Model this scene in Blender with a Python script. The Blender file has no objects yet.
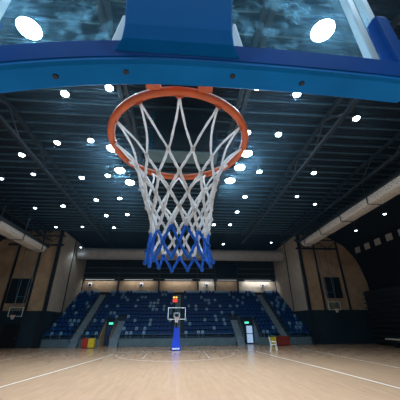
import bpy, math, random
from mathutils import Vector
random.seed(7)
S = bpy.context.scene
COL = S.collection
PI = math.pi

# ------------------------------------------------------------------ materials
def mat(name, col, rough=.5, metal=0., coat=0., emit=None, es=0., spec=.5):
    m = bpy.data.materials.new(name); m.use_nodes = True
    b = m.node_tree.nodes['Principled BSDF']
    b.inputs['Base Color'].default_value = (*col, 1)
    b.inputs['Roughness'].default_value = rough
    b.inputs['Metallic'].default_value = metal
    b.inputs['Coat Weight'].default_value = coat
    b.inputs['Specular IOR Level'].default_value = spec
    if emit:
        b.inputs['Emission Color'].default_value = (*emit, 1)
        b.inputs['Emission Strength'].default_value = es
    return m

def vary(m, scale=3., amount=.25, bump=0., detail=4., stretch=(1, 1, 1)):
    """procedural wear: noise that varies the base colour and height a little"""
    nt = m.node_tree; N = nt.nodes; L = nt.links
    b = N['Principled BSDF']
    c = tuple(b.inputs['Base Color'].default_value)
    tc = N.new('ShaderNodeTexCoord'); mp = N.new('ShaderNodeMapping')
    mp.inputs['Scale'].default_value = stretch
    L.new(tc.outputs['Object'], mp.inputs['Vector'])
    n = N.new('ShaderNodeTexNoise'); n.inputs['Scale'].default_value = scale; n.inputs['Detail'].default_value = detail
    L.new(mp.outputs['Vector'], n.inputs['Vector'])
    r = N.new('ShaderNodeValToRGB')
    r.color_ramp.elements[0].position = .3; r.color_ramp.elements[1].position = .7
    r.color_ramp.elements[0].color = tuple(x * (1 - amount) for x in c[:3]) + (1,)
    r.color_ramp.elements[1].color = tuple(min(1, x * (1 + amount)) for x in c[:3]) + (1,)
    L.new(n.outputs['Fac'], r.inputs['Fac']); L.new(r.outputs['Color'], b.inputs['Base Color'])
    if bump:
        bp = N.new('ShaderNodeBump'); bp.inputs['Strength'].default_value = bump; bp.inputs['Distance'].default_value = .01
        L.new(n.outputs['Fac'], bp.inputs['Height']); L.new(bp.outputs['Normal'], b.inputs['Normal'])
    return m

def floor_mat():
    m = mat('maple_floor', (.6, .42, .27), .26, coat=.25)
    nt = m.node_tree; N = nt.nodes; L = nt.links; b = N['Principled BSDF']
    b.inputs['Coat Roughness'].default_value = .12
    tc = N.new('ShaderNodeTexCoord'); mp = N.new('ShaderNodeMapping')
    mp.inputs['Rotation'].default_value = (0, 0, PI / 2)
    L.new(tc.outputs['Object'], mp.inputs['Vector'])
    br = N.new('ShaderNodeTexBrick')
    br.inputs['Scale'].default_value = 1.
    br.inputs['Brick Width'].default_value = 1.8
    br.inputs['Row Height'].default_value = .14
    br.inputs['Mortar Size'].default_value = .003
    br.inputs['Color1'].default_value = (.53, .315, .19, 1)
    br.inputs['Color2'].default_value = (.49, .285, .17, 1)
    br.inputs['Mortar'].default_value = (.46, .285, .18, 1)
    L.new(mp.outputs['Vector'], br.inputs['Vector'])
    n = N.new('ShaderNodeTexNoise'); n.inputs['Scale'].default_value = 1.4; n.inputs['Detail'].default_value = 6
    mp2 = N.new('ShaderNodeMapping'); mp2.inputs['Scale'].default_value = (2.5, .5, 1)
    L.new(tc.outputs['Object'], mp2.inputs['Vector']); L.new(mp2.outputs['Vector'], n.inputs['Vector'])
    mx = N.new('ShaderNodeMixRGB'); mx.blend_type = 'OVERLAY'; mx.inputs['Fac'].default_value = .14
    L.new(br.outputs['Color'], mx.inputs['Color1']); L.new(n.outputs['Fac'], mx.inputs['Color2'])
    L.new(mx.outputs['Color'], b.inputs['Base Color'])
    mr = N.new('ShaderNodeMapRange'); mr.inputs['To Min'].default_value = .22; mr.inputs['To Max'].default_value = .29
    L.new(n.outputs['Fac'], mr.inputs['Value']); L.new(mr.outputs['Result'], b.inputs['Roughness'])
    return m

def deck_mat():
    m = mat('roof_deck', (.003, .007, .012), .7, spec=.2)
    nt = m.node_tree; N = nt.nodes; L = nt.links; b = N['Principled BSDF']
    tc = N.new('ShaderNodeTexCoord')
    w = N.new('ShaderNodeTexWave'); w.wave_type = 'BANDS'; w.bands_direction = 'Y'; w.inputs['Scale'].default_value = 1.1
    w.inputs['Distortion'].default_value = 0
    L.new(tc.outputs['Object'], w.inputs['Vector'])
    bp = N.new('ShaderNodeBump'); bp.inputs['Strength'].default_value = .8; bp.inputs['Distance'].default_value = .06
    L.new(w.outputs['Fac'], bp.inputs['Height']); L.new(bp.outputs['Normal'], b.inputs['Normal'])
    return m

def glass_mat():
    """clear pane with scuffs and hand marks that catch the light"""
    m = bpy.data.materials.new('scuffed_glass'); m.use_nodes = True
    nt = m.node_tree; N = nt.nodes; L = nt.links; N.clear()
    out = N.new('ShaderNodeOutputMaterial')
    tr = N.new('ShaderNodeBsdfTransparent'); tr.inputs['Color'].default_value = (.86, .95, .97, 1)
    gl = N.new('ShaderNodeBsdfGlossy'); gl.inputs['Roughness'].default_value = .03; gl.inputs['Color'].default_value = (.8, .9, 1, 1)
    tl = N.new('ShaderNodeBsdfTranslucent'); tl.inputs['Color'].default_value = (.25, .6, .85, 1)
    fr = N.new('ShaderNodeValue'); fr.outputs[0].default_value = .06
    m1 = N.new('ShaderNodeMixShader'); L.new(fr.outputs[0], m1.inputs['Fac'])
    L.new(tr.outputs[0], m1.inputs[1]); L.new(gl.outputs[0], m1.inputs[2])
    tc = N.new('ShaderNodeTexCoord')
    n = N.new('ShaderNodeTexNoise'); n.inputs['Scale'].default_value = 16; n.inputs['Detail'].default_value = 9; n.inputs['Roughness'].default_value = .72
    n.inputs['Distortion'].default_value = .6
    L.new(tc.outputs['Object'], n.inputs['Vector'])
    r = N.new('ShaderNodeMapRange'); r.inputs['From Min'].default_value = .5; r.inputs['From Max'].default_value = .75
    r.inputs['To Min'].default_value = .03; r.inputs['To Max'].default_value = .6
    L.new(n.outputs['Fac'], r.inputs['Value'])
    m2 = N.new('ShaderNodeMixShader'); L.new(r.outputs['Result'], m2.inputs['Fac'])
    L.new(m1.outputs[0], m2.inputs[1]); L.new(tl.outputs[0], m2.inputs[2])
    L.new(m2.outputs[0], out.inputs['Surface'])
    return m

M = dict(
    floor=floor_mat(), deck=deck_mat(), glass=glass_mat(),
    line=mat('court_paint', (.78, .78, .76), .35),
    beige=vary(mat('acoustic_panel', (.42, .29, .175), .8), 1.2, .14),
    pale=vary(mat('pale_panel', (.52, .45, .36), .7), 1., .1),
    teal=vary(mat('teal_wall', (.007, .026, .040), .6), 1., .15),
    dark=vary(mat('dark_wall', (.006, .009, .013), .8), 1., .2),
    steel=vary(mat('dark_steel', (.010, .018, .028), .5, .2), 2., .2),
    purlin=vary(mat('purlin_steel', (.07, .15, .21), .45, .3), 2., .2),
    duct=vary(mat('duct_fabric', (.42, .42, .42), .75), 1.5, .12),
    perf=vary(mat('perforated_duct', (.50, .48, .46), .7), 14., .35),
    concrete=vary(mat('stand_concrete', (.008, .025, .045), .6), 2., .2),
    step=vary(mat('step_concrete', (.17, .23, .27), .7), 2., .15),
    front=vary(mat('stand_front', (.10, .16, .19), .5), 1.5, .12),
    seat=vary(mat('seat_blue', (.002, .044, .18), .5, spec=.15), 5., .2),
    seatp=vary(mat('seat_pale', (.13, .28, .46), .45), 5., .2),
    pad=vary(mat('blue_vinyl', (.003, .135, .46), .6, spec=.04), 6., .1, .1),
    padshade=vary(mat('shaded_blue_vinyl', (.001, .055, .27), .6, spec=.03), 6., .1, .1),  # darker copy of the pad blue, shade put into the colour
    armb=vary(mat('blue_paint', (.001, .13, .48), .6, spec=.04), 3., .08),
    alu=vary(mat('aluminium', (.30, .40, .46), .45, .2), 8., .08),
    hole=mat('bolt_black', (.01, .015, .03), .4, .5),
    rim=vary(mat('orange_enamel', (.50, .095, .025), .45, coat=.15), 30., .15, .1),
    cord=vary(mat('white_cord', (.95, .96, .98), .85), 120., .15, .3),
    cordb=vary(mat('blue_cord', (.03, .23, .78), .8), 120., .2, .3),
    stand=vary(mat('royal_blue_pad', (.01, .06, .62), .4), 3., .1),
    red=vary(mat('red_board', (.42, .03, .015), .5), 3., .1),
    yellow=vary(mat('yellow_board', (.70, .52, .03), .5), 3., .1),
    white=vary(mat('white_plastic', (.75, .78, .82), .45), 3., .05),
    black=mat('black_plastic', (.008, .009, .01), .4),
    housing=mat('lamp_housing', (.05, .055, .06), .4, .5),
    lens=mat('lamp_lens', (.9, .95, 1), .3, emit=(.72, .88, 1.), es=30),
    lensb=mat('flood_lens', (.9, .95, 1), .3, emit=(.72, .88, 1.), es=220),
    lensd=mat('dim_lens', (.9, .95, 1), .3, emit=(.66, .85, 1.), es=7),
    exitg=mat('exit_green', (.05, .5, .35), .4, emit=(.08, .85, .55), es=1.3),
    amber=mat('amber_led', (.5, .2, .02), .4, emit=(1, .45, .08), es=1.6),
    redled=mat('red_led', (.5, .02, .02), .4, emit=(1, .06, .03), es=1.3),
    tube=mat('strip_tube', (.9, .9, .9), .4, emit=(.9, .95, 1), es=.6),
    screen=mat('dark_screen', (.004, .012, .02), .5),
    screenb=mat('screen_blue', (.01, .05, .09), .25),
    door=vary(mat('door_navy', (.008, .05, .13), .45), 2., .1),
    doorglow=mat('lit_door_glow', (.5, .65, .8), .3, emit=(.42, .62, .95), es=.55),  # brightness of the lit white door put in as a glow
    wglass=mat('booth_glass', (.008, .02, .035), .12),
)
def nylon(m, w):
    nt = m.node_tree; N = nt.nodes; L = nt.links; b = N['Principled BSDF']; o = N['Material Output']
    t = N.new('ShaderNodeBsdfTranslucent'); x = N.new('ShaderNodeMixShader'); x.inputs[0].default_value = w
    L.new(b.inputs['Base Color'].links[0].from_socket, t.inputs['Color'])
    L.new(b.outputs[0], x.inputs[1]); L.new(t.outputs[0], x.inputs[2]); L.new(x.outputs[0], o.inputs['Surface'])
nylon(M['cord'], .45); nylon(M['cordb'], .4)
# perforation dots for the long ducts
def dots(m):
    nt = m.node_tree; N = nt.nodes; L = nt.links; b = N['Principled BSDF']
    tc = N.new('ShaderNodeTexCoord'); v = N.new('ShaderNodeTexVoronoi'); v.inputs['Scale'].default_value = 5
    v.inputs['Randomness'].default_value = .5
    L.new(tc.outputs['Object'], v.inputs['Vector'])
    r = N.new('ShaderNodeValToRGB'); r.color_ramp.elements[0].position = .2; r.color_ramp.elements[1].position = .28
    r.color_ramp.elements[0].color = (.10, .10, .10, 1); r.color_ramp.elements[1].color = (.50, .49, .48, 1)
    L.new(v.outputs['Distance'], r.inputs['Fac']); L.new(r.outputs['Color'], b.inputs['Base Color'])
dots(M['perf'])

# ------------------------------------------------------------------ mesh kit
class MB:
    def __init__(s): s.v = []; s.f = []; s.mi = []; s.cur = 0
    def add(s, vs, fs):
        k = len(s.v); s.v += [tuple(p) for p in vs]; s.f += [tuple(i + k for i in f) for f in fs]; s.mi += [s.cur] * len(fs)
        return s
    def hexa(s, p):            # 8 points: bottom loop then top loop
        return s.add(p, [(3, 2, 1, 0), (4, 5, 6, 7), (0, 1, 5, 4), (1, 2, 6, 5), (2, 3, 7, 6), (3, 0, 4, 7)])
    def box(s, x0, x1, y0, y1, z0, z1):
        return s.hexa([(x0, y0, z0), (x1, y0, z0), (x1, y1, z0), (x0, y1, z0), (x0, y0, z1), (x1, y0, z1), (x1, y1, z1), (x0, y1, z1)])
    def tube(s, pts, r, n=8, closed=False):
        pts = [Vector(p) for p in pts]; N = len(pts); rings = []
        rr = r if isinstance(r, (list, tuple)) else [r] * N
        prev = None
        for i, p in enumerate(pts):
            a = pts[(i - 1) % N] if (closed or i > 0) else p
            b = pts[(i + 1) % N] if (closed or i < N - 1) else p
            t = (b - a).normalized()
            if prev is None:
                u = t.cross(Vector((0, 0, 1)))
                if u.length < .05: u = t.cross(Vector((1, 0, 0)))
            else:
                u = prev - t * prev.dot(t)
            u.normalize(); prev = u; w = t.cross(u)
            rings.append([p + (u * math.cos(2 * PI * k / n) + w * math.sin(2 * PI * k / n)) * rr[i] for k in range(n)])
        vs = [q for R in rings for q in R]; fs = []
        for i in range(N if closed else N - 1):
            j = (i + 1) % N
            for k in range(n):
                l = (k + 1) % n
                fs.append((i * n + k, i * n + l, j * n + l, j * n + k))
        if not closed:
            fs.append(tuple(reversed(range(n)))); fs.append(tuple((N - 1) * n + k for k in range(n)))
        return s.add(vs, fs)
    def lathe(s, prof, c, n=20):   # profile (r, z) round a vertical axis through c
        vs = []; fs = []
        for r, z in prof:
            vs += [(c[0] + r * math.cos(2 * PI * k / n), c[1] + r * math.sin(2 * PI * k / n), c[2] + z) for k in range(n)]
        m = len(prof)
        for i in range(m - 1):
            for k in range(n):
                l = (k + 1) % n; fs.append((i * n + k, i * n + l, (i + 1) * n + l, (i + 1) * n + k))
        fs.append(tuple(reversed(range(n)))); fs.append(tuple((m - 1) * n + k for k in range(n)))
        return s.add(vs, fs)
    def ball(s, c, r, n=8, m=5):
        return s.lathe([(max(.0001, r * math.sin(PI * i / m)), -r * math.cos(PI * i / m)) for i in range(m + 1)], c, n)
    def prism(s, pts, y0, y1):     # outline in x,z extruded along y
        n = len(pts)
        vs = [(x, y0, z) for x, z in pts] + [(x, y1, z) for x, z in pts]
        fs = [tuple(range(n)), tuple(reversed(range(n, 2 * n)))] + [(i, (i + 1) % n + 0, (i + 1) % n + n, i + n)[::-1] for i in range(n)]
        return s.add(vs, fs)

def mesh_obj(name, mb, mats, parent=None, loc=None, smooth=False, bevel=0, seg=2):
    me = bpy.data.meshes.new(name); me.from_pydata(mb.v, [], mb.f)
    if not isinstance(mats, (list, tuple)): mats = [mats]
    for m in mats: me.materials.append(m)
    if len(mats) > 1:
        for p, i in zip(me.polygons, mb.mi): p.material_index = i
    import bmesh
    bm = bmesh.new(); bm.from_mesh(me); bmesh.ops.recalc_face_normals(bm, faces=bm.faces); bm.to_mesh(me); bm.free()
    if smooth: me.shade_smooth()
    o = bpy.data.objects.new(name, me); COL.objects.link(o)
    if parent: o.parent = parent
    if loc: o.location = loc
    if bevel:
        b = o.modifiers.new('bevel', 'BEVEL'); b.width = bevel; b.segments = seg; b.limit_method = 'ANGLE'
    return o
def tag(o, label, cat, group=None):
    o['label'] = label; o['category'] = cat
    if group: o['group'] = group
    return o
def thing(name, loc, label, cat, group=None, rz=0):
    o = bpy.data.objects.new(name, None); COL.objects.link(o); o.location = loc; o.rotation_euler = (0, 0, rz)
    o.empty_display_size = .1
    return tag(o, label, cat, group)
def struct(name, mb, m, label=None, **k):
    o = mesh_obj(name, mb, m, **k); o['kind'] = 'structure'
    if label: o['label'] = label; o['category'] = 'setting'
    return o
def copy_tree(o, parent=None):
    c = o.copy(); COL.objects.link(c); c.parent = parent
    for ch in list(o.children): copy_tree(ch, c)
    return c

# ------------------------------------------------------------------ camera
F = 259.; PITCH = math.atan(124 / F); YAW = math.atan(23 / (F / math.cos(PITCH)))
cam = bpy.data.cameras.new('camera'); co = bpy.data.objects.new('camera', cam); COL.objects.link(co)
cam.sensor_width = 36; cam.lens = 36 * F / 400; cam.clip_start = .02; cam.clip_end = 300
from mathutils import Matrix
R = Matrix.Rotation(-YAW, 4, 'Z') @ Matrix.Rotation(PI / 2 + PITCH, 4, 'X') @ Matrix.Rotation(-math.radians(.4), 4, 'Z')
co.matrix_world = Matrix.Translation((0, 0, 2.47)) @ R
S.camera = co

# ------------------------------------------------------------------ the hall
XL, XR = -27.2, 27.2        # side walls
YB, YF, YE = -9., 37., 48.  # wall behind, end wall, back of the stand recess
ZC = 14.8
CL, CR = -16.7, 17.7        # corners of the recess
struct('floor', MB().box(XL - .3, XR + .3, YB - .3, YE + .3, -.3, 0), M['floor'], 'polished maple court floor')
# ceiling: flat in the middle, curving down to the side walls
prof = [(XL, 6.5), (XL + .2, 9.), (XL + 1., 11.3), (XL + 2.4, 13.2), (XL + 4.6, 14.5), (XL + 7, ZC), (0, ZC)]
prof = prof + [(-x, z) for x, z in reversed(prof[:-1])]
mb = MB()
vs = []; fs = []
for x, z in prof: vs += [(x, YB, z), (x, YE, z), (x, YB, z + .3), (x, YE, z + .3)]
for i in range(len(prof) - 1):
    a = i * 4; b = a + 4
    fs += [(a, a + 1, b + 1, b), (a + 2, b + 2, b + 3, a + 3), (a, b, b + 2, a + 2), (a + 1, a + 3, b + 3, b + 1)]
fs += [(0, 2, 3, 1), (b, b + 1, b + 3, b + 2)]
struct('ceiling', mb.add(vs, fs), M['deck'])
def arch_z(x):
    ax = abs(x); P = [(-p[0], p[1]) for p in prof[:7]]
    for (x1, z1), (x0, z0) in zip(P, P[1:]):
        if x0 <= ax <= x1: return z0 + (z1 - z0) * (ax - x0) / (x1 - x0)
    return 6.5
struct('wall_left', MB().box(XL - .3, XL, YB - .3, YE, 0, 6.5), M['dark'])
struct('wall_right', MB().box(XR, XR + .3, YB - .3, YE, 0, 6.5), M['dark'])
struct('wall_behind', MB().prism([(XL, 0)] + prof + [(XR, 0)], YB - .3, YB), M['dark'])
struct('wall_back', MB().box(CL, CR, YE, YE + .3, 0, ZC), M['dark'])
# end walls either side of the stand: dark teal dado below, boards above
def end_wall(side, x0, x1):
    n = 14; xs = [x0 + (x1 - x0) * i / n for i in range(n + 1)]
    struct('wall_%s_end' % side, MB().prism([(x0, 0), (x1, 0)] + [(x, arch_z(x)) for x in reversed(xs)], YF, YF + .3), M['teal'])
end_wall('left', XL, CL); end_wall('right', CR, XR)
struct('wall_left_return', MB().box(CL - .3, CL, YF + .3, YE, 0, ZC), M['teal'])
struct('wall_right_return', MB().box(CR, CR + .3, YF + .3, YE, 0, ZC), M['teal'])
ZD = 4.1
def board(x0, x1, label, grp=None):   # sound-absorbing board on the end wall
    n = 8; xs = [x0 + (x1 - x0) * i / n for i in range(n + 1)]
    o = mesh_obj('mounted_board', MB().prism([(x0, ZD), (x1, ZD)] + [(x, arch_z(x) - .08) for x in reversed(xs)], YF - .07, YF - .01), M['beige'])
    tag(o, label, 'wall panel')
LX = [XL + .05, -22.0, -19.05, CL - .02]; RX = [CR + .02, 20.0, 23.6, XR - .1]
board(LX[0], LX[1] - .02, 'tan acoustic wall board at far left edge, left of dark wall opening')
board(LX[1] + .02, LX[2] - .02, 'tan acoustic wall board behind the dark square opening at left')
board(LX[2] + .02, LX[3], 'tan acoustic wall board just left of the left corner column')
board(RX[0], RX[1] - .02, 'tan acoustic wall board just right of the right corner column')
board(RX[1] + .02, RX[2] - .02, 'tan acoustic wall board behind the right suspended hoop')
board(RX[2] + .02, RX[3], 'widest tan acoustic wall board, under the curved roof edge at right')
def rboard(x, s, y0, y1, label):
    mb = MB().box(min(x, x + .06 * s), max(x, x + .06 * s), y0, y1, ZD, ZC - .1)
    tag(mesh_obj('mounted_board', mb, M['pale']), label, 'wall panel')  # paler copy of the tan boards, their lighting put into the colour
rboard(CL + .01, 1, YF + .2, 41.6, 'tan side wall board, coloured pale as lit, just right of the left corner column')
rboard(CL + .01, 1, 41.75, YE - .05, 'tan side wall board, coloured pale as lit, meeting the top left end of the stand')
rboard(CR - .01, -1, YF + .2, 41.6, 'tan side wall board, coloured pale as lit, just left of the right corner column')
rboard(CR - .01, -1, 41.75, YE - .05, 'tan side wall board, coloured pale as lit, meeting the top right end of the stand')

def column(x, y, w, z0, z1, label):
    mb = MB().box(x - w / 2, x + w / 2, y - w / 2, y + w / 2, z0, z1)
    mb.box(x - w * .7, x + w * .7, y - w * .55, y + w * .55, z0, z0 + .15)
    tag(mesh_obj('steel_column', mb, M['steel']), label, 'column')
column(CL - .05, YF - .3, .34, 0, ZC, 'thick dark steel column at the left corner of the stand')
column(CR + .05, YF - .3, .34, 0, ZC, 'thick dark steel column at the right corner of the stand')
column(-22.0, YF - .2, .2, ZD, arch_z(22) - .05, 'thin dark column at far left, left of dark wall opening')
column(-19.05, YF - .2, .2, ZD, arch_z(19) - .05, 'thin dark column between dark wall opening and left corner column')
column(20.0, YF - .2, .2, ZD, arch_z(20) - .05, 'thin dark column on tan wall left of right suspended hoop')
column(23.6, YF - .2, .2, ZD, arch_z(23.6) - .05, 'thin dark column on tan wall right of the right dark opening')
column(CL + .1, 41.68, .14, ZD, ZC - .05, 'thin dark batten between the two pale left side boards')
column(CR - .1, 41.68, .14, ZD, ZC - .05, 'thin dark batten between the two pale right side boards')

# dark openings / boards high on the end walls
def wall_screen(x0, x1, z0, z1, label):
    t = thing('wall_scoreboard', ((x0 + x1) / 2, YF - .12, z0), label, 'scoreboard')
    w = (x1 - x0) / 2; h = z1 - z0
    mesh_obj('casing', MB().box(-w, w, -.14, 0, 0, h), M['steel'], t, bevel=.02)
    mesh_obj('display', MB().box(-w + .1, w - .1, -.16, -.14, .1, h - .1), M['screen'], t)
wall_screen(-21.75, -19.35, 5.0, 8.0, 'dark rectangular scoreboard on the left tan wall')
wall_screen(20.6, 22.9, 5.6, 8.4, 'dark rectangular scoreboard on the right tan wall')
# doors in the dado
def door(n, x0, x1, y, h, m, label):
    t = struct('door_%d' % n, MB().box(x0, x1, y - .06, y - .01, 0, h), m)
    mb = MB(); mb.box(x0 - .08, x0, y - .1, y - .01, 0, h + .08); mb.box(x1, x1 + .08, y - .1, y - .01, 0, h + .08); mb.box(x0, x1, y - .1, y - .01, h, h + .08)
    mesh_obj('door_frame', mb, M['steel'], t)
    hm = MB().tube([(x1 - .12, y - .06, 1.0), (x1 - .12, y - .12, 1.0), (x1 - .26, y - .12, 1.0)], .015)
    mesh_obj('door_handle', hm, M['alu'], t)
    return t
door(1, -21.1, -19.3, YF, 2.5, M['black'], '')
door(4, 26.0, 26.9, YF, 2.6, M['door'], '')

def exit_sign(x, y, z, label, w=.5):
    t = thing('exit_sign', (x, y, z), label, 'sign')
    mesh_obj('casing', MB().box(-w / 2, w / 2, -.06, 0, 0, w * .5), M['black'], t, bevel=.01)
    mesh_obj('lit_face', MB().box(-w / 2 + .03, w / 2 - .03, -.07, -.06, .03, w * .5 - .03), M['exitg'], t)
exit_sign(26.45, YF - .12, 3.55, 'small green lit exit sign low on the far right wall')

# court lines
def strip(name, pts, w, label, grp=None, z=.004):
    mb = MB(); P = [Vector((p[0], p[1], 0)) for p in pts]; V = []
    for i, p in enumerate(P):
        a = P[max(0, i - 1)]; b = P[min(len(P) - 1, i + 1)]; t = (b - a).normalized(); nrm = Vector((-t.y, t.x, 0)) * w / 2
        V.append((p + nrm, p - nrm))
    for i in range(len(P) - 1):
        a, b = V[i]; c, d = V[i + 1]
        mb.hexa([(b.x, b.y, .001), (d.x, d.y, .001), (c.x, c.y, .001), (a.x, a.y, .001), (b.x, b.y, z), (d.x, d.y, z), (c.x, c.y, z), (a.x, a.y, z)])
    tag(mesh_obj(name, mb, M['line']), label, 'court line')
strip('court_line', [(-8.55, 9), (-7.75, 14.7), (-7.1, 18.9), (-5.8, 28)], .055, 'long white sideline running down the left of the court')
strip('court_line', [(9.6, 9), (9.3, 12.4), (8.95, 17.3), (7.75, 29)], .055, 'long white sideline running down the right of the court')
strip('court_line', [(-13.6, 12), (-13.6, 33)], .025, 'faint outer white line at the far left of the floor')
strip('court_line', [(13.4, 10), (13.4, 33)], .025, 'faint outer white line at the far right of the floor')
strip('court_line', [(-5.8, 30.1), (7.7, 30.1)], .03, 'white baseline across the floor under the far hoop')
strip('court_line', [(-2.75, 30), (-2.75, 24.3)], .03, 'white lane line left of the far hoop')
strip('court_line', [(2.6, 30), (2.6, 24.3)], .03, 'white lane line right of the far hoop')
strip('court_line', [(-.1 + 5.45 * math.cos(a), 28.6 - 6.1 * math.sin(a)) for a in [PI * i / 32 for i in range(33)]], .022, 'curved white three point line around the far hoop')

# ------------------------------------------------------------------ the tiered stand
NR = 13; TR = .8; RI = .5; Y0 = YF; Z0 = .9
VOM = [(-9.6, -8.3), (8.5, 10.5)]; VR = 3      # passages through the lowest rows
def zrow(i): return Z0 + RI * i
stand = thing('spectator_stand', (0, Y0, 0), 'wide dark concrete tiered stand filling the far end', 'stand')
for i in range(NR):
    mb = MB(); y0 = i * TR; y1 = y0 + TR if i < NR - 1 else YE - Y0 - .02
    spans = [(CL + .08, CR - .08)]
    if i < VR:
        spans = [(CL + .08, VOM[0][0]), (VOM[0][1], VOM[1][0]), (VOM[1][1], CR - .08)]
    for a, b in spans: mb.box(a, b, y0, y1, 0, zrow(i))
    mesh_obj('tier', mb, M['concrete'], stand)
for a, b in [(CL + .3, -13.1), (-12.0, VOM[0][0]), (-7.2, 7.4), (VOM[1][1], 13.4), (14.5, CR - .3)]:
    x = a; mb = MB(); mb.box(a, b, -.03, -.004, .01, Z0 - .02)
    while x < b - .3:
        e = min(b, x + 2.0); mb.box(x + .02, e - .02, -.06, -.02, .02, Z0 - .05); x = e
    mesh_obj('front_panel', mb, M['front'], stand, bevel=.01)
# passages: side walls, back wall with door
def passage(n, x0, x1, wallm, white):
    yb = Y0 + VR * TR
    o = thing('exit_passage', ((x0 + x1) / 2, Y0, 0), 'recessed exit passage with %s' % ('brightly lit door, shown by glowing panes, at right of the stand' if white else 'dark blue door and tan side wall at left of the stand'), 'passage')
    w = (x1 - x0) / 2
    for s in (-1, 1):
        mb = MB(); xa = s * (w - .04); 
        mb.prism([(0, 0)] * 0 or [(-1, 0), (1, 0), (1, 1)], 0, 1) if False else None
        X0, X1 = min(xa, xa + .05 * s) , max(xa, xa + .05 * s)
        X0, X1 = (w - .06, w - .005) if s > 0 else (-w + .005, -w + .06)
        h0, h1 = 1.15, 2.95
        mb.hexa([(X0, -.05, 0), (X1, -.05, 0), (X1, VR * TR - .1, 0), (X0, VR * TR - .1, 0), (X0, -.05, h0), (X1, -.05, h0), (X1, VR * TR - .1, h1), (X0, VR * TR - .1, h1)])
        mesh_obj('side_wall', mb, wallm, o)
    mesh_obj('lintel', MB().box(-w + .02, w - .02, VR * TR - .12, VR * TR - .02, 2.35, 2.95), M['steel'], o)
    d = door(n, x0 + .1 if not white else x0 + .75, x1 - .1, yb - .03, 2.3, M['door'], '')
    if white:
        mb = MB().box(x0 + .95, x1 - .25, yb - .11, yb - .095, .15, 1.2); mb.box(x0 + .95, x1 - .25, yb - .11, yb - .095, 1.3, 2.2)
        mesh_obj('door_glass', mb, M['doorglow'], d)
    exit_sign((x0 + x1) / 2 + (.05 if not white else 0), yb - .2, 2.45, 'small green lit exit sign above the %s door' % ('brightly lit right' if white else 'dark blue left'), .62)
passage(2, *VOM[0], M['beige'], False)
passage(3, *VOM[1], M['front'], True)
# stairs up through the rows
def stairs(x0, x1, r0, r1, label):
    mb = MB()
    for i in range(r0, r1):
        zb = zrow(i - 1) if i > 0 else 0
        ya = Y0 + i * TR
        lo = ya - .34
        mb.box(x0, x1, lo, ya - .002, zb + .003, zrow(i) - (RI / 2 if i else Z0 / 2))
        mb.box(x0, x1, ya - .05, ya - .002, zb + .003, zrow(i) + .03)
        mb.box(x0, x1, ya - .002, ya + TR - .34, zrow(i) + .003, zrow(i) + .03)
    if r0 == 0:
        mb.box(x0, x1, Y0 - .64, Y0 - .34, .002, .22)
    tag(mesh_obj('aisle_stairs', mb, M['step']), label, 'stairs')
AIS = [(-13.0, -12.1), (13.5, 14.4)]
stairs(-13.0, -12.1, 0, NR, 'long pale aisle stairs climbing the left end of the stand')
stairs(13.5, 14.4, 0, NR, 'long pale aisle stairs climbing the right end of the stand')
stairs(-8.25, -7.3, 0, 5, 'short pale stairs beside the left exit passage')
stairs(7.5, 8.45, 0, 5, 'short pale stairs beside the right exit passage')
stairs(-.45, .35, 1, NR, 'narrow middle aisle stairs behind the far hoop')
AISX = AIS + [(-.45, .35)]
# seats
def seat_mb(c=(0, 0, 0), mb=None):
    mb = mb or MB(); x, y, z = c
    mb.hexa([(x - .21, y - .20, z + .40), (x + .21, y - .20, z + .40), (x + .21, y + .16, z + .36), (x - .21, y + .16, z + .36),
             (x - .21, y - .20, z + .44), (x + .21, y - .20, z + .44), (x + .21, y + .16, z + .40), (x - .21, y + .16, z + .40)])
    mb.hexa([(x - .21, y + .14, z + .40), (x + .21, y + .14, z + .40), (x + .21, y + .18, z + .40), (x - .21, y + .18, z + .40),
             (x - .18, y + .22, z + .80), (x + .18, y + .22, z + .80), (x + .18, y + .25, z + .80), (x - .18, y + .25, z + .80)])
    mb.box(x - .04, x + .04, y - .04, y + .12, z, z + .38)
    return mb
sd = mesh_obj('stadium_seat', seat_mb(), M['seat'], bevel=.02); sp = mesh_obj('stadium_seat', seat_mb(), M['seatp'], bevel=.02)
spots = []
for i in range(NR):
    x = CL + .5
    while x < CR - .4:
        ok = all(not (a - .27 < x < b + .27) for a, b in AISX)
        if i < VR + 1: ok = ok and all(not (a - .3 < x < b + .3) for a, b in VOM)
        if i < 5: ok = ok and not (-8.5 < x < -7.05) and not (7.25 < x < 8.7)
        if ok: spots.append((x, Y0 + i * TR + .5, zrow(i) + .002, i))
        x += .54
rest = MB(); used = [0, 0]; cnt = 0
for (x, y, z, i) in spots:
    p = random.random() < (.16 if i < NR - 1 else .5)  # extra pale seats in the top row stand for the strip lights' wash
    if cnt < 298:
        src = sp if p else sd
        if used[p]: o = src.copy(); COL.objects.link(o)
        else: o = src
        used[p] = 1; o.location = (x, y, z); cnt += 1
        if p: tag(o, 'pale grey-blue plastic seat scattered among the lower rows of the stand', 'seat', 'pale seats in the lower rows')
        else: tag(o, 'dark blue plastic seat in the lower rows of the stand', 'seat', 'dark blue seats in the lower rows')
    else:
        rest.cur = 1 if p else 0; seat_mb((x, y, z), rest)
o = mesh_obj('stadium_seats', rest, [M['seat'], M['seatp']]); o['kind'] = 'stuff'
tag(o, 'upper rows of small dark and pale blue stand seats', 'seats')

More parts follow.
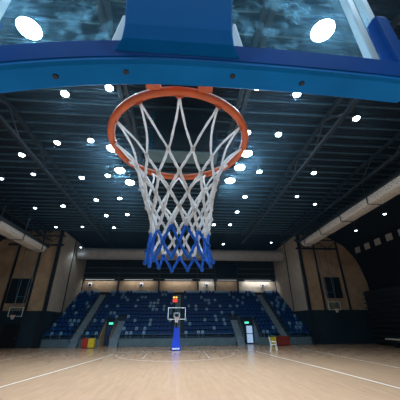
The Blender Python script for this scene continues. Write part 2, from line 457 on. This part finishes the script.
# rails
def rail(name, pts, r, posts, label, m=None):
    t = thing(name, pts[0], label, 'railing'); o0 = Vector(pts[0])
    mesh_obj('top_rail', MB().tube([Vector(p) - o0 for p in pts], r), m or M['purlin'], t)
    mesh_obj('lower_rail', MB().tube([Vector(p) - o0 - Vector((0, 0, .3)) for p in pts], r * .7), m or M['purlin'], t)
    for (x, y, zt, zb) in posts:
        mesh_obj('rail_post', MB().tube([(x - o0.x, y - o0.y, zb + .003 - o0.z), (x - o0.x, y - o0.y, zt - o0.z)], r), m or M['purlin'], t)
def front_rail(a, b, label):
    n = max(2, int((b - a) / 2)); xs = [a + (b - a) * k / n for k in range(n + 1)]
    rail('front_rail', [(a, Y0 + .08, 1.35), (b, Y0 + .08, 1.35)], .025, [(x, Y0 + .08, 1.35, Z0) for x in xs], label)
front_rail(CL + .4, -13.1, 'low metal rail on the stand front left of the left aisle')
front_rail(-12.0, -9.8, 'low metal rail on the stand front behind red and yellow boxes')
front_rail(-7.0, 7.3, 'long low metal rail on the stand front behind the far hoop')
front_rail(10.7, 13.4, 'low metal rail on the stand front right of the bright door')
front_rail(14.5, CR - .5, 'low metal rail on the stand front right of the right aisle')
for (x0, x1), w in zip(VOM, ('left', 'right')):
    yb = Y0 + VR * TR + .12
    x0 -= .02; x1 += .02; pts = [(x0, Y0 + .1, 1.9), (x0, yb, 3.55), (x1, yb, 3.55), (x1, Y0 + .1, 1.9)]
    rail('passage_guardrail', pts, .02, [(x0, Y0 + .1, 1.9, Z0), (x0, yb, 3.55, zrow(VR)), (x1, yb, 3.55, zrow(VR)), (x1, Y0 + .1, 1.9, Z0)],
         'thin metal guardrail around the %s exit passage' % w)

# ------------------------------------------------------------------ back wall of the recess
ZT0, ZT1 = 7.5, 9.35
cols = [-10.5, -3.5, 3.35, 6.4, 10.55]
edges = [CL + .1] + cols + [CR - .1]
names = ['leftmost', 'second from the left', 'third from the left', 'narrow fourth', 'fifth', 'rightmost']
for i in range(6):
    o = mesh_obj('back_panel', MB().box(edges[i] + .12, edges[i + 1] - .12, YE - .08, YE - .01, ZT0, ZT1), M['pale'] if i in (3, 5) else M['beige'])  # brightly lit panels take a paler colour that stands for the light
    tag(o, '%s tan panel in the row along the top of the stand' % names[i], 'wall panel')
    x = (edges[i] + edges[i + 1]) / 2; w = min(2.4, (edges[i + 1] - edges[i]) / 2 - .35)
    t = thing('strip_light', (x, YE - .85, ZT1 + .1), 'slim strip light washing the %s panel above the seats' % names[i].split(',')[0], 'lamp')
    mesh_obj('housing', MB().box(-w, w, -.05, .06, .04, .12), M['housing'], t)
    mesh_obj('tube', MB().box(-w, w, -.03, .03, 0, .04), M['tube'], t)
    L = bpy.data.lights.new('strip_wash', 'AREA'); L.shape = 'RECTANGLE'; L.size = 2 * w; L.size_y = .2
    L.energy = [22, 26, 26, 30, 8, 55][i] * (w / 2.4 + .2); L.color = (.95, .97, 1)
    lo = bpy.data.objects.new('strip_wash', L); COL.objects.link(lo); lo.parent = t; lo.location = (0, 0, -.03); lo.rotation_euler = (math.radians(38), 0, 0)
for x, w in zip(cols, ['first', 'second', 'third', 'fourth', 'fifth']):
    o = mesh_obj('steel_column', MB().box(x - .13, x + .13, YE - .3, YE - .02, ZT0 - .1, 13.9), M['steel'])
    tag(o, '%s dark column from the left along the top of the stand' % w, 'column')
for x, w in ((-15.2, 'leftmost tan panel'), (-6.5, 'second tan panel'), (4.9, 'narrow panel right of the far hoop'), (15.0, 'bright rightmost panel')):
    t = thing('wall_speaker', (x, YE - .1, 8.3), 'small white wall speaker hanging on the %s' % w, 'speaker')
    mesh_obj('bracket', MB().box(-.06, .06, -.12, 0, .25, .7), M['steel'], t)
    mesh_obj('cabinet', MB().box(-.28, .28, -.4, -.12, 0, .75), M['white'], t, bevel=.03)
    mesh_obj('grille', MB().box(-.18, .18, -.42, -.4, .1, .5), M['steel'], t)
for k, z in ((1, 9.75), (2, 10.6), (3, 11.5)):
    struct('trim_%d' % k, MB().box(CL + .1, CR - .1, YE - .5, YE - .42, z, z + .08), M['purlin'])
w1 = struct('window_1', MB().box(6.55, 10.35, YE - .6, YE - .32, 9.95, 12.2), M['wglass'])
mb = MB()
for a, b, c, d in ((6.4, 10.5, 9.85, 9.95), (6.4, 10.5, 12.2, 12.3), (6.4, 6.55, 9.85, 12.3), (10.35, 10.5, 9.85, 12.3)): mb.box(a, b, YE - .65, YE - .3, c, d)
mesh_obj('window_frame', mb, M['steel'], w1)

# round ventilation duct across the recess
t = thing('ventilation_duct', (0, 43.2, 12.95), 'long round pale ventilation duct hanging across above the stand', 'duct')
def hcyl(x0, x1, r, n=28):
    mb = MB(); P = [(x0, 0, 0), (x0 + .04, 0, 0)] + [(x0 + (x1 - x0) * k / 12, 0, 0) for k in range(1, 12)] + [(x1 - .04, 0, 0), (x1, 0, 0)]
    return mb.tube(P, [r * .93, r] + [r] * 11 + [r, r * .93], n)
mesh_obj('duct_body', hcyl(-16.4, 17.4, .92), M['duct'], t, smooth=False)
for k in range(9):
    x = -15 + k * 3.9
    mesh_obj('hanger', MB().tube([(x, 0, .9), (x, 0, 1.8)], .03), M['steel'], t)
    mesh_obj('joint_band', hcyl(x - .05, x + .05, .945), M['duct'], t)

# two long perforated ducts by the side walls
def long_duct(x, z, y0, y1, label, rz=0):
    t = thing('perforated_duct', (x, y0, z), label, 'duct')
    L = y1 - y0; mb = MB(); n = 12
    prof = [(-.75, .55), (-.75, .12), (-.55, -.08), (-.2, -.16), (.2, -.16), (.55, -.08), (.75, .12), (.75, .55)]
    mb.prism(prof, 0, L)
    mesh_obj('duct_body', mb, M['perf'], t)
    k = 0
    y = .5
    while y < L:
        mesh_obj('hanger_frame', MB().tube([(-.85, y, 2.2), (-.85, y, -.2), (.85, y, -.2), (.85, y, 2.2)], .05, 6), M['steel'], t); y += 4
    for s in (-1, 1):
        mesh_obj('edge_beam', MB().box(s * .85 - .1, s * .85 + .1, 0, L + .4, .45, .7), M['steel'], t)
    t.rotation_euler.z = rz
    return t
long_duct(-16.6, 10.4, 2, 31.5, 'long perforated pale duct hanging near the left wall')
long_duct(16.4, 11.6, 2, 31.5, 'long perforated pale duct hanging near the right wall')

# ------------------------------------------------------------------ roof steel
y = 1.5; n = 0
while y < 36.6:
    o = mesh_obj('roof_purlin', MB().box(-20, 20, y, y + .06, 14.40, 14.52), M['purlin'])
    tag(o, 'thin horizontal roof purlin crossing under the dark ceiling', 'beam', 'roof purlins'); y += .95
def truss(x, label, z0=12.9, z1=14.3, y0=-5, y1=36):
    t = thing('roof_truss', (x, y0, z0), label, 'truss')
    L = y1 - y0; h = z1 - z0
    mesh_obj('bottom_chord', MB().box(-.11, .11, 0, L, 0, .2), M['steel'], t)
    mesh_obj('top_chord', MB().box(-.11, .11, 0, L, h - .2, h), M['steel'], t)
    mb = MB(); k = 0; yy = 0
    while yy < L - 1:
        a, b = (.1, h - .1) if k % 2 == 0 else (h - .1, .1)
        mb.tube([(0, yy, a), (0, yy + 1.9, b)], .055, 6); yy += 1.9; k += 1
    mesh_obj('web', mb, M['steel'], t)
for x, w in ((-17.9, 'leftmost roof truss, running towards the stand beside left duct'), (-10.3, 'dark roof truss between second and third lamp rows at left'),
             (-3.2, 'dark roof truss just left of the hanging scoreboard'), (3.2, 'dark roof truss just right of the hanging scoreboard'),
             (9.0, 'dark roof truss right of the hoop, beside the inner right lamps'), (14.9, 'rightmost dark roof truss, beside right perforated duct')):
    truss(x, w)
for a, b, s in ((XL + 4.2, CL + .9, 'left'), (CR - .9, XR - 4.2, 'right')):
    t = thing('cross_truss', ((a + b) / 2, 35.9, 12.2), 'dark cross truss in front of the %s tan wall' % s, 'truss')
    w = (b - a) / 2
    mesh_obj('bottom_chord', MB().box(-w, w, -.1, .1, 0, .22), M['steel'], t)
    mesh_obj('top_chord', MB().box(-w, w, -.1, .1, 1.3, 1.45), M['steel'], t)
    mb = MB(); x = -w; k = 0
    while x < w - 1: mb.tube([(x, 0, .1 if k % 2 else 1.35), (x + 1.6, 0, 1.35 if k % 2 else .1)], .05, 6); x += 1.6; k += 1
    mesh_obj('web', mb, M['steel'], t)

# hanging centre scoreboard
t = thing('hanging_scoreboard', (0, 11.6, 10.95), 'big dark scoreboard hanging from the roof, seen through the hoop', 'scoreboard')
mesh_obj('casing', MB().box(-1.95, 1.95, .06, 1.15, .05, 2.9), M['steel'], t)
mesh_obj('base_plate', MB().box(-1.97, 1.97, .03, 1.17, 0, .05), M['purlin'], t)
mb = MB()
for a, b in ((-1.5, 1.5),): mb.box(a, b, .0, .06, .2, 2.7)
mesh_obj('display', mb, M['screen'], t)
for s in (-1, 1):
    mb = MB()
    for k in range(14): mb.box(s * 1.72 - .12, s * 1.72 + .12, .0, .055, .15 + k * .19, .28 + k * .19)
    mesh_obj('side_louvre', mb, M['screenb'], t)
    mesh_obj('hanger', MB().box(s * 1.2 - .05, s * 1.2 + .05, .5, .6, 2.9, 3.4), M['steel'], t)

# ------------------------------------------------------------------ lamps
def spot(parent, z, e, ang, col=(.62, .83, 1.)):
    L = bpy.data.lights.new('lamp_beam', 'SPOT'); L.energy = e; L.spot_size = math.radians(ang); L.spot_blend = .6; L.shadow_soft_size = .22; L.color = col
    o = bpy.data.objects.new('lamp_beam', L); COL.objects.link(o); o.parent = parent; o.location = (0, 0, z)
def lamp(x, y, size, lens, energy, label, z=13.5, ang=130):
    t = thing('high_bay_lamp', (x, y, z), label, 'lamp')
    r = size
    mesh_obj('housing', MB().lathe([(r * 1.08, .0), (r * 1.08, .1), (r * .6, .34), (r * .25, .42), (.04, .5), (.03, 14.3 - z)], (0, 0, 0), 20), M['housing'], t)
    mesh_obj('lens', MB().lathe([(r * .35, -.09), (r * .8, -.06), (r, .0), (r, .04)], (0, 0, 0), 20), lens, t)
    if energy: spot(t, -.16, energy, ang)
E0 = 520
A, B_, D_ = M['lens'], M['lensb'], M['lensd']
cols_ = {
 'outermost left': [(-15.0, 19.9, D_, .35), (-15.2, 26.0, D_, .35), (-15.5, 31.9, D_, .35), (-15.6, 41.4, D_, .6)],
 'second left': [(-11.5, 16.3, A, .3), (-12., 19., D_, .6), (-12.1, 25.3, A, .3), (-12.2, 31.6, D_, .6)],
 'third left': [(-8.4, 14.7, A, .5), (-8.3, 19.3, A, .5), (-8.3, 23.6, A, .5), (-8.35, 27.7, A, .5), (-8.35, 31.7, A, .8)],
 'fourth left': [(-6.3, 10.45, A, .8), (-6.1, 14.3, A, .8), (-6.07, 18.8, A, .8), (-5.95, 23.1, A, .55), (-5.95, 27.2, A, .55), (-3.9, 36.5, A, .55)],
 'innermost left': [(-3.87, 9.9, A, 1.4), (-4.85, 15.1, B_, 4.6), (-4.93, 17.97, B_, 4.6), (-4.46, 19.87, B_, 4.6)],
 'innermost right': [(3.75, 9.3, A, 1.4), (4.1, 12.8, A, .8), (4.6, 15.06, B_, 4.6), (4.5, 16.9, B_, 4.6), (4.1, 19., B_, 4.6), (4.1, 29.9, A, .55)],
 'second right': [(6.0, 9.6, A, .8), (6.15, 12.85, A, .8), (6.2, 17.4, A, .55), (6.1, 21.95, A, .55), (6.1, 25.7, A, .55), (6.1, 29.8, A, .4), (6.6, 38.2, A, .4)],
 'third right': [(10.3, 11.1, A, .25), (10.7, 17.3, A, .2), (11.1, 21.55, D_, .4), (13.7, 23.2, D_, .25), (13.7, 37.1, D_, .4)],
 'outermost right': [(21.6, 23.9, D_, .06), (21.9, 29.3, D_, .06)],
}
ordn = ['nearest', 'second nearest', 'third nearest', 'fourth nearest', 'fifth nearest', 'sixth nearest', 'farthest']
for cn, ls in cols_.items():
    for i, (x, y, l, e) in enumerate(ls):
        sz = {id(A): .195, id(B_): .38, id(D_): .17}[id(l)]
        lamp(x, y, sz, l, E0 * e * (1 if y < 16 or l is B_ else .55 if y < 24 else .4), 'round ceiling lamp, %s of the %s column' % (ordn[i] if i < len(ls) - 1 else 'farthest', cn),
             z=13.5 if abs(x) < 20 else 12.9)
lamp(-6.45, 7.1, .46, B_, E0 * 2., 'dazzling ceiling lamp, widened to show its glare, seen through the left glass of the near backboard')  # both lenses oversized, the lamps' glare put into their shape
lamp(5.7, 6.3, .46, B_, E0 * 2., 'dazzling ceiling lamp, widened to show its glare, seen through the right glass of the near backboard')
for i, (x, y) in enumerate([(-6, 2.), (6, 2.), (-5, -3), (5, -3), (0, -6)]):  # unseen lamps, added to light the net front and near floor
    lamp(x, y, .3, A, E0 * 4.4, '%s unseen ceiling lamp added in the part of the hall behind the near backboard' % ['front left', 'front right', 'rear left', 'rear right', 'rearmost middle'][i], ang=92)

# ------------------------------------------------------------------ the near hoop
hoop = thing('basketball_hoop', (0, .47, 3.0), 'near basketball hoop with orange rim, white and blue net, blue padded glass backboard', 'basketball hoop')
O = Vector((0, .47, 3.0))
# padded bottom edge, bowed a little; its ends turn up the sides
def bow(x): return .012 - .16 * (x + 0) ** 2 * (1.95 if x < 0 else .5) + .012 * x
XLp, XRp = -.535, .585
def pad_section(xs, fn):
    mb = MB(); ring = []
    for x in xs: ring.append([(x, yy, zz) for yy, zz in fn(x)])
    n = len(ring[0]); vs = [p for r in ring for p in r]; fs = []
    for i in range(len(xs) - 1):
        for k in range(n): fs.append((i * n + k, i * n + (k + 1) % n, (i + 1) * n + (k + 1) % n, (i + 1) * n + k))
    fs.append(tuple(range(n))); fs.append(tuple((len(xs) - 1) * n + k for k in reversed(range(n))))
    return mb.add(vs, fs)
xs = [XLp + (XRp - XLp) * i / 48 for i in range(49)]
def sec(x):
    z = bow(x); e = min(1, (XRp - x) / .03, (x - XLp) / .03); e = max(.0, e); q = .018 * (1 - math.sqrt(max(0, 1 - (1 - e) ** 2)))
    return [(-.068, z + .006 + q), (-.060, z + q), (-.006, z + q), (0, z + .006 + q), (0, z + .07), (-.068, z + .070)]
mesh_obj('bottom_pad', pad_section(xs, sec), M['pad'], hoop)
def sec2(x):      # thin skin on the pad's rear face, its shade painted as navy
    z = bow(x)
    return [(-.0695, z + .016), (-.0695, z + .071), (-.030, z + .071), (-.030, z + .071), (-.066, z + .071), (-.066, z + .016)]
mesh_obj('pad_rear_shade', pad_section([x for x in xs if XLp + .02 < x < XRp - .02], sec2), M['padshade'], hoop)
for s, x in ((-1, XLp), (1, XRp)):
    zb = bow(x) + .05
    xi = x - s * .045
    mb = MB().hexa([(min(x, xi), -.068, zb), (max(x, xi), -.068, zb), (max(x, xi), 0, zb), (min(x, xi), 0, zb),
                    (min(x, xi), -.066, zb + .235), (max(x, xi), -.066, zb + .235), (max(x, xi), 0, zb + .235), (min(x, xi), 0, zb + .235)])
    mesh_obj('side_pad', mb, M['padshade'], hoop, bevel=.012, seg=3)
# glass and its frame
gx0, gx1, gz0, gz1 = XLp + .015, XRp - .015, .045, .86
gl = mesh_obj('backboard_glass', MB().box(gx0, gx1, -.036, -.026, gz0, gz1), M['glass'], hoop)
mb = MB()
mb.box(gx0, gx0 + .014, -.044, -.020, .24, gz1); mb.box(gx1 - .016, gx1, -.044, -.020, .26, gz1); mb.box(gx0, gx1, -.045, -.018, gz1, gz1 + .03)
mesh_obj('edge_trim', mb, M['alu'], hoop)
for x0, x1 in ((gx0 + .036, gx0 + .052), (gx1 - .088, gx1 - .068)):
    mesh_obj('upright_frame', MB().box(x0, x1, -.062, -.037, .05, gz1), M['alu'], hoop, bevel=.003)
for s in (-1, 1):
    xc = -.016 + s * .147
    mesh_obj('gusset_plate', MB().hexa([(xc - .019, -.060, .06), (xc + .019, -.060, .06), (xc + .019, -.045, .06), (xc - .019, -.045, .06),
                                        (xc - s * .004 - .004, -.060, .19), (xc - s * .004 + .004, -.060, .19), (xc - s * .004 + .004, -.045, .19), (xc - s * .004 - .004, -.045, .19)]), M['alu'], hoop, bevel=.002)
# blue support arm sloping up and back
mb = MB()
cx = -.016
secs = [(.150, -.070, -.060, .035), (.132, -.084, -.058, .062), (.127, -.094, -.050, .10), (.130, -.115, -.045, .20), (.135, -.16, -.045, .40), (.14, -.22, -.045, .62), (.14, -.30, -.05, .92)]
V = []
for w, ya, yb, z in secs: V += [(cx - w, ya, z), (cx + w, ya, z), (cx + w * .96, yb, z), (cx - w * .96, yb, z)]
fsx = []
for i in range(len(secs) - 1):
    a = i * 4; b = a + 4
    for k in range(4): fsx.append((a + k, a + (k + 1) % 4, b + (k + 1) % 4, b + k))
fsx += [(3, 2, 1, 0), tuple(len(V) - 4 + k for k in range(4))]
arm = mesh_obj('support_arm', mb.add(V, fsx), M['armb'], hoop, bevel=.006, seg=3)
mesh_obj('ceiling_mast', MB().tube([(cx, -.26, .88), (cx, -.26, 11.3)], .05, 16), M['steel'], hoop)
# bolts in the underside of the pad
for x, y, in ((-.294, -.035), (-.138, -.040), (.116, -.040), (.291, -.035)):
    mesh_obj('bolt', MB().lathe([(.0062, -.002), (.0075, .001), (.0075, .006)], (x, y, bow(x)), 14), M['hole'], hoop)
# rim
RC = Vector((-.013, .75, 3.05)) - O; RR = .232
rim = mesh_obj('rim', MB().tube([(RC.x + RR * math.cos(a), RC.y + RR * math.sin(a), RC.z) for a in [2 * PI * k / 96 for k in range(96)]], .0125, 14, True), M['rim'], hoop, smooth=True)
mb = MB()
for s in (-1, 1):
    mb.box(RC.x + s * .07 - .02, RC.x + s * .07 + .02, .002, .045, .045, .055)
mb.box(RC.x - .09, RC.x + .09, .002, .010, .03, .12)
mesh_obj('rim_bracket', mb, M['rim'], hoop, bevel=.002)
HK = 12
for k in range(HK):
    a = -PI / 2 + 2 * PI * k / HK
    c = RC + Vector((math.cos(a), math.sin(a), 0)) * (RR - .006); tz = Vector((-math.sin(a), math.cos(a), 0))
    pts = [c + tz * (.011 * math.cos(q)) + Vector((0, 0, -.008 + .010 * -abs(math.sin(q)))) for q in [PI * i / 8 for i in range(9)]]
    mesh_obj('net_hook', MB().tube(pts, .0022, 6), M['rim'], rim)
# net
drops = [.012, .125, .185, .240, .290, .337, .385, .425]
radii = [.222, .138, .121, .105, .093, .085, .090, .094]
nodes = []
rnd = random.Random(3)
for l, (d, r) in enumerate(zip(drops, radii)):
    row = []
    for k in range(HK):
        a = -PI / 2 + 2 * PI * (k + (.5 if l % 2 else 0)) / HK
        j = 0 if l == 0 else 1
        row.append(RC + Vector((math.cos(a) * (r + j * rnd.uniform(-.005, .005)), math.sin(a) * (r + j * rnd.uniform(-.005, .005)), -d + j * rnd.uniform(-.005, .005)))
                   + Vector((rnd.uniform(-.003, .003) + .012 * d / .42, 0, 0)) * j)
    nodes.append(row)
white = MB(); blue = MB()
def cord(mb, a, b, r, sag=.006):
    mid = (a + b) / 2; out = (mid - RC); out.z = 0; out.normalize()
    P = []
    for i in range(7):
        t = i / 6; w = math.sin(PI * t)
        P.append(a.lerp(b, t) + out * (-sag) * w + Vector((rnd.uniform(-.0008, .0008), rnd.uniform(-.0008, .0008), 0)))
    mb.tube(P, [r * (1 + .12 * (-1) ** i) for i in range(7)], 7)
for l in range(len(drops) - 1):
    for k in range(HK):
        a = nodes[l][k]
        if l % 2 == 0: nb = [nodes[l + 1][k], nodes[l + 1][(k - 1) % HK]]
        else: nb = [nodes[l + 1][k], nodes[l + 1][(k + 1) % HK]]
        for q in nb:
            isb = l == 6 or (l == 5 and math.sin(-PI / 2 + 2 * PI * (k + .5) / HK) < .4)
            # near the bottom the loops are dyed blue
            cord(blue if isb else white, a, q, .0034 if l == 0 else (.0042 if not isb else .0040), .014 if l == 0 else .002)
    if l:
        for k in range(HK):
            (blue if l >= 6 else white).ball(nodes[l][k], .0068 if l < 5 else .0066, 8, 5)
for k in range(HK):   # rounded ends of the bottom loops
    p = nodes[-1][k]; blue.ball(p, .0062, 8, 5)
for k in (0, 3, 4, 7, 9, 10):  # frayed extra strands doubled beside the side cords
    for l in (2, 3, 4):
        a = nodes[l][k] + Vector((.004, .004, 0)); b = nodes[l + 1][k] + Vector((-.003, .004, 0)); cord(white, a, b, .0028, .006)
net = mesh_obj('net', white, M['cord'], hoop, smooth=True)
mesh_obj('net_trim', blue, M['cordb'], net, smooth=True)['label'] = 'blue lower loops of the net'

# ------------------------------------------------------------------ far hoop on its stand
fh = thing('portable_hoop_stand', (-.14, 31.2, 0), 'far portable basketball hoop on a tapering royal blue padded stand', 'basketball hoop')
mesh_obj('base', MB().box(-.5, .5, -.3, 1.5, .03, .35), M['stand'], fh, bevel=.03)
mesh_obj('upright_pad', MB().hexa([(-.5, -.42, .02), (.5, -.42, .02), (.42, .5, .02), (-.42, .5, .02), (-.24, -.35, 2.25), (.24, -.35, 2.25), (.2, .1, 2.25), (-.2, .1, 2.25)]), M['stand'], fh, bevel=.04)
mesh_obj('base_label', MB().box(-.38, .38, -.435, -.425, .12, .26), M['white'], fh)
for s in (-1, 1): mesh_obj('wheel', MB().tube([(s * .42, 1.2, .1), (s * .5, 1.2, .1)], .1, 14), M['black'], fh)
mesh_obj('support_arm', MB().tube([(0, -.1, 2.0), (0, -1.0, 2.9), (0, -2.0, 3.35)], .11, 10), M['steel'], fh)
mesh_obj('support_arm', MB().tube([(0, .1, 2.2), (0, -2.0, 3.7)], .06, 8), M['steel'], fh)
def mini_board(t, y, z0, w, h, sq=True, glass=True):
    mb = MB(); e = .05
    mb.box(-w, w, y - .03, y + .03, z0, z0 + e); mb.box(-w, w, y - .03, y + .03, z0 + h - e, z0 + h)
    mb.box(-w, -w + e, y - .03, y + .03, z0 + e, z0 + h - e); mb.box(w - e, w, y - .03, y + .03, z0 + e, z0 + h - e)
    f = mesh_obj('backboard_frame', mb, M['white'], t)
    g = mesh_obj('backboard_glass', MB().box(-w + e, w - e, y - .01, y + .01, z0 + e, z0 + h - e), M['glass2'], t)
    if sq:
        q = MB(); s = w / .9; a = .295 * s; b0, b1 = z0 + .18, z0 + .18 + .45 * s; yy = y - .03
        q.box(-a, a, yy, yy + .015, b0, b0 + .05); q.box(-a, a, yy, yy + .015, b1 - .05, b1); q.box(-a, -a + .05, yy, yy + .015, b0, b1); q.box(a - .05, a, yy, yy + .015, b0, b1)
        mesh_obj('target_square', q, M['white'], t)
    return f
def mini_rim(t, y, z, r=.235):
    rm = mesh_obj('rim', MB().tube([(r * math.cos(a), y - .15 - r + r * math.sin(a), z) for a in [2 * PI * k / 24 for k in range(24)]], .02, 8, True), M['rim'], t)
    mesh_obj('rim_bracket', MB().box(-.09, .09, y - .17, y - .03, z - .1, z + .02), M['rim'], t)
    mb = MB(); lv = [(0, r), (.12, r * .85), (.24, r * .66), (.36, r * .52), (.45, r * .5)]
    for l in range(4):
        for k in range(12):
            for d in (0, 1):
                a0 = 2 * PI * (k + (.5 if l % 2 else 0)) / 12; a1 = a0 + (PI / 12) * (1 if d else -1)
                p = [(lv[l][1] * math.cos(a0), y - .15 - r + lv[l][1] * math.sin(a0), z - lv[l][0]), (lv[l + 1][1] * math.cos(a1), y - .15 - r + lv[l + 1][1] * math.sin(a1), z - lv[l + 1][0])]
                mb.tube(p, .012, 5)
    mesh_obj('net', mb, M['cord'], t)
g2 = bpy.data.materials.new('clear_glass'); g2.use_nodes = True
nt = g2.node_tree; nt.nodes.clear(); o_ = nt.nodes.new('ShaderNodeOutputMaterial'); a_ = nt.nodes.new('ShaderNodeBsdfTransparent'); a_.inputs[0].default_value = (.75, .9, .95, 1)
b_ = nt.nodes.new('ShaderNodeBsdfGlossy'); b_.inputs['Roughness'].default_value = .1; c_ = nt.nodes.new('ShaderNodeMixShader'); c_.inputs[0].default_value = .08
nt.links.new(a_.outputs[0], c_.inputs[1]); nt.links.new(b_.outputs[0], c_.inputs[2]); nt.links.new(c_.outputs[0], o_.inputs[0]); M['glass2'] = g2
mini_board(fh, -2.1, 2.9, .9, 1.12); mini_rim(fh, -2.1, 3.08)
sc = thing('shot_clock', (-.35, 29.3, 4.0), 'small shot clock with red and amber lights above the far backboard', 'clock')
mesh_obj('post', MB().tube([(0, 0, -.02), (0, 0, .6)], .03), M['steel'], sc)
mesh_obj('casing', MB().box(-.32, .32, -.1, .1, .5, 1.15), M['black'], sc, bevel=.02)
mb = MB(); mb.box(-.22, -.03, -.12, -.1, .95, 1.1); mb.box(.03, .22, -.12, -.1, .95, 1.1)
mesh_obj('amber_display', mb, M['amber'], sc)
mb = MB(); mb.box(-.22, .22, -.12, -.1, .56, .62); mb.box(-.22, .22, -.12, -.1, .80, .86); mb.box(-.22, -.15, -.12, -.1, .62, .80); mb.box(.15, .22, -.12, -.1, .62, .80); mb.box(-.04, .04, -.12, -.1, .62, .80)
mesh_obj('red_display', mb, M['redled'], sc)

# suspended hoops at the sides
def side_hoop(x, y, z, label):
    t = thing('suspended_hoop', (x, y, z), label, 'basketball hoop')
    mini_board(t, 0, 0, .8, 1.0, sq=False); mini_rim(t, 0, .15)
    for s in (-1, 1):
        mesh_obj('hanging_pole', MB().tube([(s * .45, .1, .2), (s * .5, .4, 12.1 - z)], .035, 6), M['purlin'], t)
        mesh_obj('brace', MB().tube([(s * .4, .1, 1.0), (s * 1.4, .6, 12.1 - z)], .028, 6), M['purlin'], t)
    mesh_obj('top_bar', MB().tube([(-1.5, .5, 12.1 - z), (1.5, .5, 12.1 - z)], .05, 8), M['steel'], t)
    mesh_obj('top_bar', MB().tube([(-.5, .25, 2.2), (.5, .25, 2.2)], .04, 8), M['purlin'], t)
side_hoop(-19.2, 35.0, 3.4, 'suspended basketball hoop on thin poles before the left wall')
side_hoop(20.3, 35.0, 4.0, 'suspended basketball hoop on thin poles before the right wall')

# ------------------------------------------------------------------ things on the floor
def crate(x0, x1, y0, y1, h, m, label, name='storage_box', lid=None):
    t = thing(name, ((x0 + x1) / 2, y0, 0), label, 'box'); w = (x1 - x0) / 2; d = y1 - y0
    mesh_obj('body', MB().box(-w, w, 0, d, .06, h), m, t, bevel=.04)
    mesh_obj('plinth', MB().box(-w + .04, w - .04, .04, d - .04, 0, .07), M['black'], t)
    if lid: mesh_obj('lid', MB().hexa([(-w, -.03, h), (w, -.03, h), (w, d, h), (-w, d, h), (-w + .08, .05, h + .12), (w - .08, .05, h + .12), (w - .08, d - .06, h + .16), (-w + .08, d - .06, h + .16)]), lid, t, bevel=.02)
crate(-11.1, -10.42, 35.3, 36.1, 1.02, M['red'], 'red storage box at the left, joined to the yellow one')
crate(-10.4, -9.72, 35.3, 36.1, 1.0, M['yellow'], 'yellow storage box at the left, right beside the red one')
crate(11.45, 12.05, 35.1, 35.9, 1.0, M['yellow'], 'yellow bin with green lid at the right, beside white chair', 'lidded_bin', vary(mat('green_lid', (.02, .16, .14), .5), 3, .1))
crate(12.15, 13.75, 35.2, 36.0, 1.05, vary(mat('dark_red_board', (.20, .015, .01), .5), 3., .1), 'wide dark red storage box at the right end of the stand')

ch = thing('plastic_chair', (9.8, 29.6, 0), 'white plastic chair on the floor in front of yellow bin', 'chair', rz=math.radians(60)); ch.scale = (1.15, 1.15, 1.15)
mesh_obj('seat', MB().box(-.24, .24, -.24, .24, .42, .46), M['white'], ch, bevel=.02)
mesh_obj('backrest', MB().hexa([(-.24, .2, .46), (.24, .2, .46), (.24, .24, .46), (-.24, .24, .46), (-.2, .3, 1.05), (.2, .3, 1.05), (.2, .34, 1.05), (-.2, .34, 1.05)]), M['white'], ch, bevel=.01)
for sx in (-1, 1):
    for sy in (-1, 1):
        mesh_obj('leg', MB().tube([(sx * .2, sy * .2, .43), (sx * .25, sy * .26, 0)], .035, 8), M['white'], ch)
    mesh_obj('armrest', MB().tube([(sx * .25, -.2, .44), (sx * .27, -.2, .66), (sx * .27, .26, .68)], .026, 6), M['white'], ch)

# right side: folded stand with slats, pale bench, row of pale units
t = thing('folded_bleacher', (24.6, 18, 0), 'dark folded bleacher bank along the right side wall', 'bleacher')
for k in range(11):
    mesh_obj('slat', MB().box(.03 * k, 2.2, 0, 17.5, .35 + k * .55, .47 + k * .55), M['steel'], t)
mesh_obj('body', MB().box(.5, 2.3, .05, 17.45, .0, 6.3), M['dark'], t)
t = thing('low_bench', (23.3, 26, 0), 'pale low bench against the dark right side', 'bench')
mesh_obj('bench_top', MB().box(-.25, .25, -5, 5, .78, .92), M['pale'], t, bevel=.02)
for y in (-4, 0, 4): mesh_obj('leg', MB().box(-.15, .15, y - .05, y + .05, 0, .78), M['steel'], t)
for k in range(6):
    y = 34.0 - k * 2.0
    t = thing('wall_unit', (24.9, y, 11.3), 'pale hanging panel high on right wall, %s from the tan wall' % ['first', 'second', 'third', 'fourth', 'fifth', 'sixth and nearest'][k], 'panel', 'pale panels on the right wall')
    mesh_obj('panel_face', MB().box(-.06, .0, -.5, .5, -.0, .8), M['duct'], t, bevel=.03)
    mesh_obj('hanger', MB().tube([(-.03, 0, .8), (-.03, 0, 2.3)], .03), M['steel'], t)

# ------------------------------------------------------------------ world and view
W = bpy.data.worlds.new('world'); S.world = W; W.use_nodes = True
W.node_tree.nodes['Background'].inputs[0].default_value = (.3, .5, .8, 1); W.node_tree.nodes['Background'].inputs[1].default_value = .02
# thin bluish haze, added to stand in for lens glow round the lamps
nt = W.node_tree; v_ = nt.nodes.new('ShaderNodeVolumeScatter'); v_.inputs['Density'].default_value = .0008
v_.inputs['Color'].default_value = (.35, .7, 1, 1); v_.inputs['Anisotropy'].default_value = .93
nt.links.new(v_.outputs[0], nt.nodes['World Output'].inputs['Volume'])
S.view_settings.view_transform = 'Standard'; S.view_settings.look = 'None'; S.view_settings.gamma = 1; S.view_settings.use_curve_mapping = False
S.view_settings.exposure = .12
S.cycles.use_denoising = True
S.cycles.max_bounces = 8; S.cycles.transparent_max_bounces = 12
S.cycles.sample_clamp_indirect = 6
